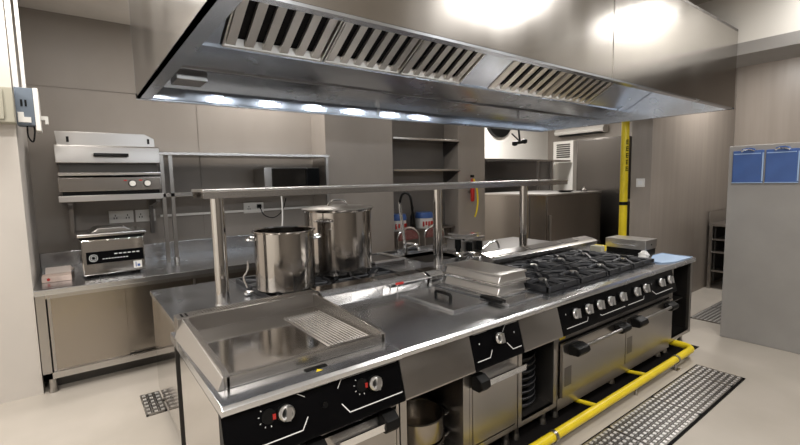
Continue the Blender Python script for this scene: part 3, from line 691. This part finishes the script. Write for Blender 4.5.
t.rotation_euler = (0, 0, math.radians(2)); t.scale = (1.0, 1.0, 1.0)
t.location = (-.11, 3.21, .851)
# papers and box at the left of the sealer
t = thing('card_box', 'open pinkish cardboard box on the wall counter beside the left wall', 'box', (-.52, 3.1, .85))
obj('box_body', G().box(-.62, -.42, 3.03, 3.2, .851, .897), 'pink', t, .003)
obj('box_mark', G().cyl((-.575, 3.03, .875), (-.575, 3.0285, .875), .012, 12), 'red', t)
obj('open_flap', G().prism([(3.2, .893), (3.3, .935), (3.3, .939), (3.2, .897)], 'x', -.6, -.42), 'paper', t)
g = G(); b = g.b
n = 8; V = [[b.verts.new((-.56 + .16 * i / n, 3.33 + .2 * j / n, .875 + .03 * math.sin(i * .9 + j * .5) + .01 * (i % 2))) for j in range(n + 1)] for i in range(n + 1)]
for i in range(n):
    for j in range(n): b.faces.new([V[i][j], V[i + 1][j], V[i + 1][j + 1], V[i][j + 1]])
r_ = bmesh.ops.solidify(b, geom=b.faces[:], thickness=.003)
for v in b.verts: v.co.z = max(v.co.z, .8515)
mz = min(v.co.z for v in b.verts)
for v in b.verts: v.co.z += .8515 - mz
tag(obj('paper_bundle', g, 'paper'), 'loose crumpled pale paper between the cardboard box and vacuum sealer', 'paper')

# electrical boxes on the left wall
t = thing('electrical_panel', 'beige metal electrical cabinet on the left wall at frame edge', 'electrical box', (-.83, 2.75, 2.27))
obj('housing', G().box(-1.05, -.655, 2.66, 2.8, 2.12, 2.37), 'cream', t, .006)
obj('cover', G().box(-1.03, -.71, 2.645, 2.66, 2.14, 2.35), 'cream', t, .004)
obj('latch', G().cyl((-.76, 2.645, 2.27), (-.76, 2.635, 2.27), .012, 12), 'plastic_black', t)
t = thing('cable_trunking_box', 'grey blue switch box with white edge strip at the left wall corner', 'switch box', (-.6, 2.85, 2.25))
obj('housing', G().box(-.655, -.545, 2.8, 2.95, 2.12, 2.4), 'greyblue', t, .004)
obj('white_edge', G().box(-.545, -.515, 2.78, 2.96, 2.08, 2.4), 'wh_plastic', t, .003)
obj('vent_slot', G().box(-.625, -.612, 2.797, 2.8, 2.26, 2.31).box(-.6, -.587, 2.797, 2.8, 2.26, 2.31), 'plastic_black', t)
obj('switch', G().box(-.515, -.47, 2.85, 2.9, 2.17, 2.2).box(-.49, -.47, 2.85, 2.9, 2.14, 2.17), 'wh_plastic', t)
obj('terminal_cover', G().box(-.645, -.57, 2.79, 2.8, 2.14, 2.18).box(-.645, -.61, 2.79, 2.8, 2.18, 2.215), 'wh_plastic', t)
tag(obj('cable_conduit', G().box(-.66, -.625, 2.83, 2.87, 2.4, ROOF).box(-.61, -.585, 2.88, 2.91, 2.4, ROOF), 'wh_plastic', None, .004), 'pair of white vertical cable conduits above the grey switch box', 'conduit')
tag(obj('hanging_cable', G().tube(arc([(-.6, 2.86, 2.12), (-.6, 2.86, 2.04), (-.575, 2.87, 2.0), (-.56, 2.87, 2.07), (-.56, 2.87, 2.12)], 5), .006, 6), 'plastic_black'), 'short black cable looped under the grey switch box', 'cable')

# ------------------------------------------------------------------ recess: shelves, chairs, tubs
for zz, lb in ((2.265, 'upper brown steel shelf fixed in the wall recess'), (1.8, 'lower brown steel shelf fixed in the wall recess')):
    t = thing('recess_shelf', lb, 'shelf', (4.1, 3.7, zz), 'steel shelves in the wall recess')
    obj('shelf_board', G().box(3.37, 4.715, 3.5, 3.879, zz - .03, zz), 'steel_x', t, .003)
    for xb_ in (3.365, 4.69): obj('bracket', G().prism([(3.5, zz - .03), (3.879, zz - .03), (3.879, zz - .25), (3.86, zz - .25)], 'x', xb_, xb_ + .02), 'dark_steel', t)
t = thing('recess_table', 'dark steel low counter inside the wall recess', 'counter', (4.0, 3.7, 0))
obj('worktop', G().box(3.38, 4.7, 3.62, 3.879, .84, .87), 'dark_steel', t)
for x in (3.42, 4.66): obj('leg', G().box(x - .02, x + .02, 3.64, 3.68, 0, .84), 'dark_steel', t)
tub = thing('blue_lid_tub', 'white tub with blue lid and red marks, left one in the recess', 'tub', (3.6, 3.75, .872), 'blue lidded tubs in the recess', world=False)
obj('body', G().lathe([(.001, 0), (.13, 0), (.14, .13), (.137, .16), (.001, .16)], seg=28), 'wh_plastic', tub)
obj('lid', G().lathe([(.145, .16), (.147, .2), (.13, .25), (.001, .25)], seg=28), 'blue', tub)
g = G()
for k in range(5):
    a = -PI / 2 - .75 + k * .33; g.box(math.cos(a) * .139 - .014, math.cos(a) * .139 + .014, math.sin(a) * .139 - .006, math.sin(a) * .139 + .006, .03 + .02 * (k % 2), .11)
obj('label_print', g, 'red', tub)
dup(tub, (4.14, 3.75, .872), None, 'white tub with blue lid and red marks, right one in the recess')
ch = thing('banquet_chair', 'dark red padded chair with pale round back rim, left one in the recess', 'chair', (3.4, 3.2, 0), 'round backed chairs before the recess', world=False)
P = [(math.cos(a) * .19, .19, .8 + math.sin(a) * .16) for a in [PI * k / 16 for k in range(17)]]
obj('back_frame', G().tube([(.19, .19, .42)] + P + [(-.19, .19, .42)], .015, 8), 'chrome', ch)
obj('backrest', G().prism([(p[0] * .9, .78 + (p[2] - .8) * .94) for p in P], 'y', .17, .205), 'fabric_red', ch, .006)
obj('seat', G().box(-.2, .2, -.2, .17, .42, .47), 'fabric_red', ch, .015)
for x in (-.17, .17):
    for y in (-.17, .17): obj('leg', G().cyl((x, y, 0), (x, y, .42), .012, 10), 'chrome', ch)
ch.location = (3.47, 3.12, 0)
# seat table/bench strip in front
dup(ch, (3.97, 3.12, 0), None, 'dark red padded chair with pale round back rim, right one in the recess')
tag(obj('wine_bottle', G().lathe([(.001, 0), (.04, 0), (.042, .02), (.042, .2), (.015, .27), (.015, .33), (.018, .33), (.018, .35), (.001, .35)], (3.87, 3.7, .871), 20), 'glass_dark'), 'dark glass bottle standing between the two blue lidded tubs', 'bottle')
t = thing('fire_extinguisher', 'slim red cylinder with pale lower band hanging on the recess wall', 'extinguisher', (4.98, 3.5, 1.0))
obj('cylinder', G().lathe([(.001, 0), (.025, .0), (.034, .03), (.034, .33), (.02, .38), (.001, .39)], (4.98, 3.48, 1.26), 20), 'red', t)
obj('hose', G().tube(arc([(4.95, 3.43, 1.64), (4.99, 3.4, 1.5), (5.03, 3.41, 1.3), (5.02, 3.42, 1.12), (4.99, 3.44, 1.0)], 5), .014, 8), 'yellow', t)
obj('valve', G().box(4.95, 5.0, 3.46, 3.5, 1.66, 1.7), 'plastic_black', t)
obj('wall_bracket', G().box(4.96, 5.0, 3.52, 3.55, 1.4, 1.45), 'dark_steel', t)

# ------------------------------------------------------------------ far right back: refrigerators and tall cabinet
t = thing('low_refrigerator', 'waist high dark brushed steel refrigerator behind the island', 'refrigerator', (6.6, 3.4, 0))
obj('body', G().box(5.95, 7.68, 2.73, 4.2, .1, 1.33), 'fridge', t, .004)
obj('top_panel', G().box(5.93, 7.7, 2.71, 4.22, 1.33, 1.355), 'steel_light', t, .003)
d = obj('door', G().box(5.97, 7.66, 2.71, 2.73, .16, 1.31), 'fridge', t, .003)
obj('door_seam', G().box(5.947, 5.95, 3.05, 3.065, .12, 1.33), 'dark_steel', t)
obj('handle', G().box(6.0, 6.03, 2.675, 2.71, .5, 1.0), 'steel', d, .004)
for x in (6.0, 7.6):
    for y in (2.8, 4.1): obj('leg', G().cyl((x, y, 0), (x, y, .1), .03, 12), 'steel', t)
t = thing('tall_cabinet', 'tall dark brushed steel cabinet beside the yellow pipe', 'cabinet', (8.4, 2.93, 0))
obj('body', G().box(8.0, 8.8, 2.45, 3.42, .08, 2.38), 'dark_door', t, .004)
obj('door', G().box(7.98, 8.0, 2.47, 3.4, .12, 2.36), 'dark_door', t, .003)
for x in (8.06, 8.74):
    for y in (2.5, 3.36): obj('leg', G().cyl((x, y, 0), (x, y, .08), .025, 12), 'steel', t)
t = thing('rack_shelf', 'steel shelf on tall posts standing behind the low refrigerator', 'shelf', (7, 4.45, 0))
obj('shelf_board', G().box(6.0, 9.2, 4.3, 4.75, 1.99, 2.03), 'steel_x', t, .003)
for x in (6.05, 8.0, 8.5): obj('post', G().box(x - .025, x + .025, 4.32, 4.37, 0, 1.99), 'steel', t)
obj('back_board', G().box(6.1, 9.15, 4.73, 4.75, 1.0, 1.99), 'dark_steel', t)
t = thing('serving_dish', 'shallow dark dish lying on top of the low refrigerator', 'dish', (6.85, 2.95, 1.356), world=False)
obj('dish', G().lathe([(.001, 0), (.1, 0), (.15, .03), (.155, .035), (.14, .035), (.1, .012), (.001, .012)], seg=28), 'glass_dark', t)
t = thing('round_timer', 'small steel bell with black base on the low refrigerator top', 'bell', (7.35, 2.87, 1.356), world=False)
obj('base', G().lathe([(.001, 0), (.06, 0), (.05, .02), (.001, .02)], seg=24), 'plastic_black', t)
obj('dome', G().lathe([(.05, .02), (.045, .05), (.02, .07), (.008, .075), (.008, .09), (.001, .092)], seg=24), 'chrome', t)
# doorway unit on the far wall
t = thing('louvred_cabinet', 'white framed cabinet with grey louvred top on the far wall', 'cabinet', (9.4, 4.6, 0))
obj('body', G().box(9.3, 9.58, 4.3, 4.84, 0.02, 2.5), 'wh_plastic', t, .005)
g = G()
for k in range(7): g.prism([(9.275, 2.1 + k * .05), (9.3, 2.13 + k * .05), (9.3, 2.1 + k * .05)], 'y', 4.38, 4.74)
obj('louvre_panel', g, 'dark_steel', t)
obj('foot', G().box(9.32, 9.56, 4.34, 4.8, 0, .02), 'plastic_black', t)
t = thing('air_curtain', 'long white wall mounted air curtain unit near the far ceiling', 'air curtain', (9.45, 4.2, 2.7))
obj('housing', G().prism([(9.36, 2.66), (9.33, 2.72), (9.4, 2.8), (9.58, 2.8), (9.59, 2.64)], 'y', 3.6, 4.85), 'wh_plastic', t, .01)
obj('outlet', G().box(9.38, 9.56, 3.7, 4.75, 2.62, 2.645), 'plastic_black', t)
t = thing('extractor_fan', 'round black wall fan partly hidden above the hanging tap', 'fan', (7.3, 5.1, 2.9))
obj('housing', G().cyl((7.62, 5.2, 3.0), (7.62, 5.1, 3.0), .43, 36), 'plastic_black', t)
obj('hub', G().cyl((7.62, 5.1, 3.0), (7.62, 5.07, 3.0), .08, 20), 'plastic_black', t)

# yellow riser and switch
t = thing('yellow_riser_pipe', 'vertical yellow pipe with black tape and lettering beside the passage wall', 'pipe', (5.03, 1.01, 0))
obj('pipe', G().cyl((5.03, 1.01, 0), (5.03, 1.01, ROOF), .045, 20), 'yellow', t)
obj('clamp', G().cyl((5.03, 1.01, 1.28), (5.03, 1.01, 1.32), .051, 20), 'plastic_black', t)
obj('wall_clip', G().box(5.04, 5.08, .931, .965, 1.325, 1.355), 'steel', t)
g = G()
a0 = math.atan2(-1.6 - 1.01, -.37 - 5.03)
for k, zz in enumerate((1.72, 1.8, 1.88, 1.96, 2.04)):
    a = a0 + .6
    c_ = Vector((5.03 + math.cos(a) * .0455, 1.01 + math.sin(a) * .0455, zz)); tn = Vector((-math.sin(a), math.cos(a), 0)); ou = Vector((math.cos(a), math.sin(a), 0)) * .002
    for dz in (-.022, 0, .022):
        g.quad(c_ + ou + tn * -.016 + Vector((0, 0, dz - .006)), c_ + ou + tn * .016 + Vector((0, 0, dz - .006)), c_ + ou + tn * .016 + Vector((0, 0, dz + .005)), c_ + ou + tn * -.016 + Vector((0, 0, dz + .005)))
    g.quad(c_ + ou + tn * -.014 + Vector((0, 0, -.026)), c_ + ou + tn * -.006 + Vector((0, 0, -.026)), c_ + ou + tn * -.006 + Vector((0, 0, .026)), c_ + ou + tn * -.014 + Vector((0, 0, .026)))
obj('pipe_lettering', g, 'plastic_black', t)
t = thing('light_switch', 'square white switch plate on the passage wall edge', 'switch', (5.02, .81, 1.55))
obj('plate', G().box(5.015, 5.03, .765, .86, 1.5, 1.6), 'wh_plastic', t, .003)
obj('rocker', G().box(5.01, 5.015, .79, .835, 1.525, 1.575), 'white', t)

# clipboards / trays hanging on the partition
lbs = ['blue plastic clip tray on the partition, closest to its free edge', 'blue plastic clip tray on the partition, second from its free edge', 'blue plastic clip tray on the partition, cut by the frame edge']
bt = None
for k in range(3):
    yc = -.275 - k * .25
    if k: dup(bt, (4.77, yc, 1.7), None, lbs[k]); continue
    bt = thing('clipboard', lbs[0], 'clipboard', (4.77, yc, 1.7), 'blue clip trays on the partition', world=False)
    obj('board', G().box(-.016, -.001, -.118, .118, -.155, .15), 'blue', bt, .004)
    obj('edge_rim', G().box(-.024, -.016, -.118, -.108, -.14, .125).box(-.024, -.016, -.095, .108, .116, .124).box(-.024, -.016, -.118, .118, -.155, -.148), 'blue_edge', bt)
    obj('sheet', G().box(-.018, -.016, -.1, .11, -.145, .112), 'blue', bt)
    g = G().prism([(-.06, .128), (.06, .128), (.05, .165), (.015, .175), (-.015, .175), (-.05, .165)], 'x', -.02, -.012)
    cl = obj('clip', g, 'blue', bt, .002)
    obj('clip_spring', G().tube([(-.028, -.05, .14), (-.03, -.02, .155), (-.03, .03, .155), (-.028, .05, .142)], .008, 8), 'chrome', cl)

# table beyond the partition
t = thing('passage_rack', 'steel table with dark open shelves in the passage beyond the partition', 'rack', (7.1, .3, 0))
obj('worktop', G().box(6.82, 7.7, -.6, .67, .9, .935).box(6.82, 7.7, .66, .67, .935, 1.1), 'steel', t, .003)
for x in (6.84, 7.66):
    for y in (-.56, .64): obj('leg', G().box(x - .02, x + .02, y - .02, y + .02, 0, .9), 'steel', t)
for z in (.25, .52, .7): obj('shelf', G().box(6.84, 7.66, -.56, .64, z, z + .025), 'steel', t)
obj('back_panel', G().box(7.64, 7.66, -.55, .63, .1, .88), 'inside', t); obj('side_panel', G().box(6.9, 7.64, .6, .62, .1, .88), 'inside', t)

# ------------------------------------------------------------------ floor: gas pipe, drains
t = thing('yellow_gas_pipe', 'yellow gas pipe running along the floor in front of the island', 'pipe', (2.8, -.157, 0))
obj('pipe', G().tube([(-1.0, -.157, .088), (3.9, -.157, .088)] + [(3.9 + .09 * math.sin(a), -.067 - .09 * math.cos(a), .088) for a in (.3, .6, .9, 1.2, PI / 2)] + [(3.99, .3, .088)], .029, 18), 'yellow', t)
for x in (1.45, 2.38, 3.12): obj('branch_pipe', G().cyl((x, -.157, .088), (x, .1, .05), .014, 12), 'yellow', t)
for x in (1.84, 3.6):
    c = obj('clamp', G().cyl((x - .012, -.157, .088), (x + .012, -.157, .088), .036, 18), 'steel', t)
    obj('clamp_foot', G().cyl((x, -.157, 0), (x, -.157, .08), .01, 8).box(x - .03, x + .03, -.185, -.13, 0, .006), 'steel', c)
for x in (-.5, 2.9): obj('pipe_stand', G().cyl((x, -.157, 0), (x, -.157, .08), .01, 8), 'steel', t)
def drain(name, label, x0, x1, y0, y1, px, py, group=None):
    t = thing(name, label, 'drain', ((x0 + x1) / 2, (y0 + y1) / 2, 0), group)
    obj('channel_bed', G().box(x0, x1, y0, y1, .0005, .003), 'drain_and_shade_dark', t)
    g = G().box(x0, x1, y0, y0 + .014, .003, .012).box(x0, x1, y1 - .014, y1, .003, .012).box(x0, x0 + .014, y0, y1, .003, .012).box(x1 - .014, x1, y0, y1, .003, .012)
    nx = max(1, int(round((x1 - x0) / px))); ny = max(1, int(round((y1 - y0) / py)))
    for i in range(1, nx): g.box(x0 + (x1 - x0) * i / nx - px * .1, x0 + (x1 - x0) * i / nx + px * .1, y0, y1, .004, .010)
    for j in range(1, ny): g.box(x0, x1, y0 + (y1 - y0) * j / ny - py * .1, y0 + (y1 - y0) * j / ny + py * .1, .004, .0115)
    obj('grille', g, 'steel', t)
    b = G()
    for i in range(nx):
        for j in range(ny):
            cx = x0 + (x1 - x0) * (i + .5) / nx; cy = y0 + (y1 - y0) * (j + .5) / ny
            b.box(cx - px * .27, cx + px * .27, cy - py * .25, cy + py * .25, .004, .0125)
    obj('grille_studs', b, 'stud', t)
    return t
secs = [3.81, 3.57, 2.935, 2.31, 1.69, 1.07]
nm = ['short section of steel floor drain grating at its far end', 'section of steel floor drain grating, second from the far end', 'section of steel floor drain grating, third from the far end', 'section of steel floor drain grating, fourth from the far end', 'section of steel floor drain grating, fifth from the far end']
for k in range(4): drain('drain_grating', nm[k], secs[k + 1] + .004, secs[k] - .004, -.565, -.25, .045, .0394, 'drain gratings in the front aisle')
tag(obj('drain_channel_edge', G().box(1.7, 3.825, -.58, -.566, .0005, .006).box(1.7, 3.825, -.249, -.236, .0005, .006).box(3.811, 3.825, -.566, -.249, .0005, .006), 'drain_and_shade_dark'), 'dark edging frame around the long floor drain', 'drain frame')
drain('drain_grating', 'section of floor drain grating beyond the island end by partition', 5.18, 5.8, -.2, .29, .04, .04, 'drain gratings beyond the island')
drain('drain_grating', 'floor drain grating beyond the island in the passage, behind another', 5.81, 6.45, -.2, .29, .04, .04, 'drain gratings beyond the island')
drain('floor_drain', 'small square floor drain left of the island', -.06, .07, 1.86, 2.23, .043, .06)
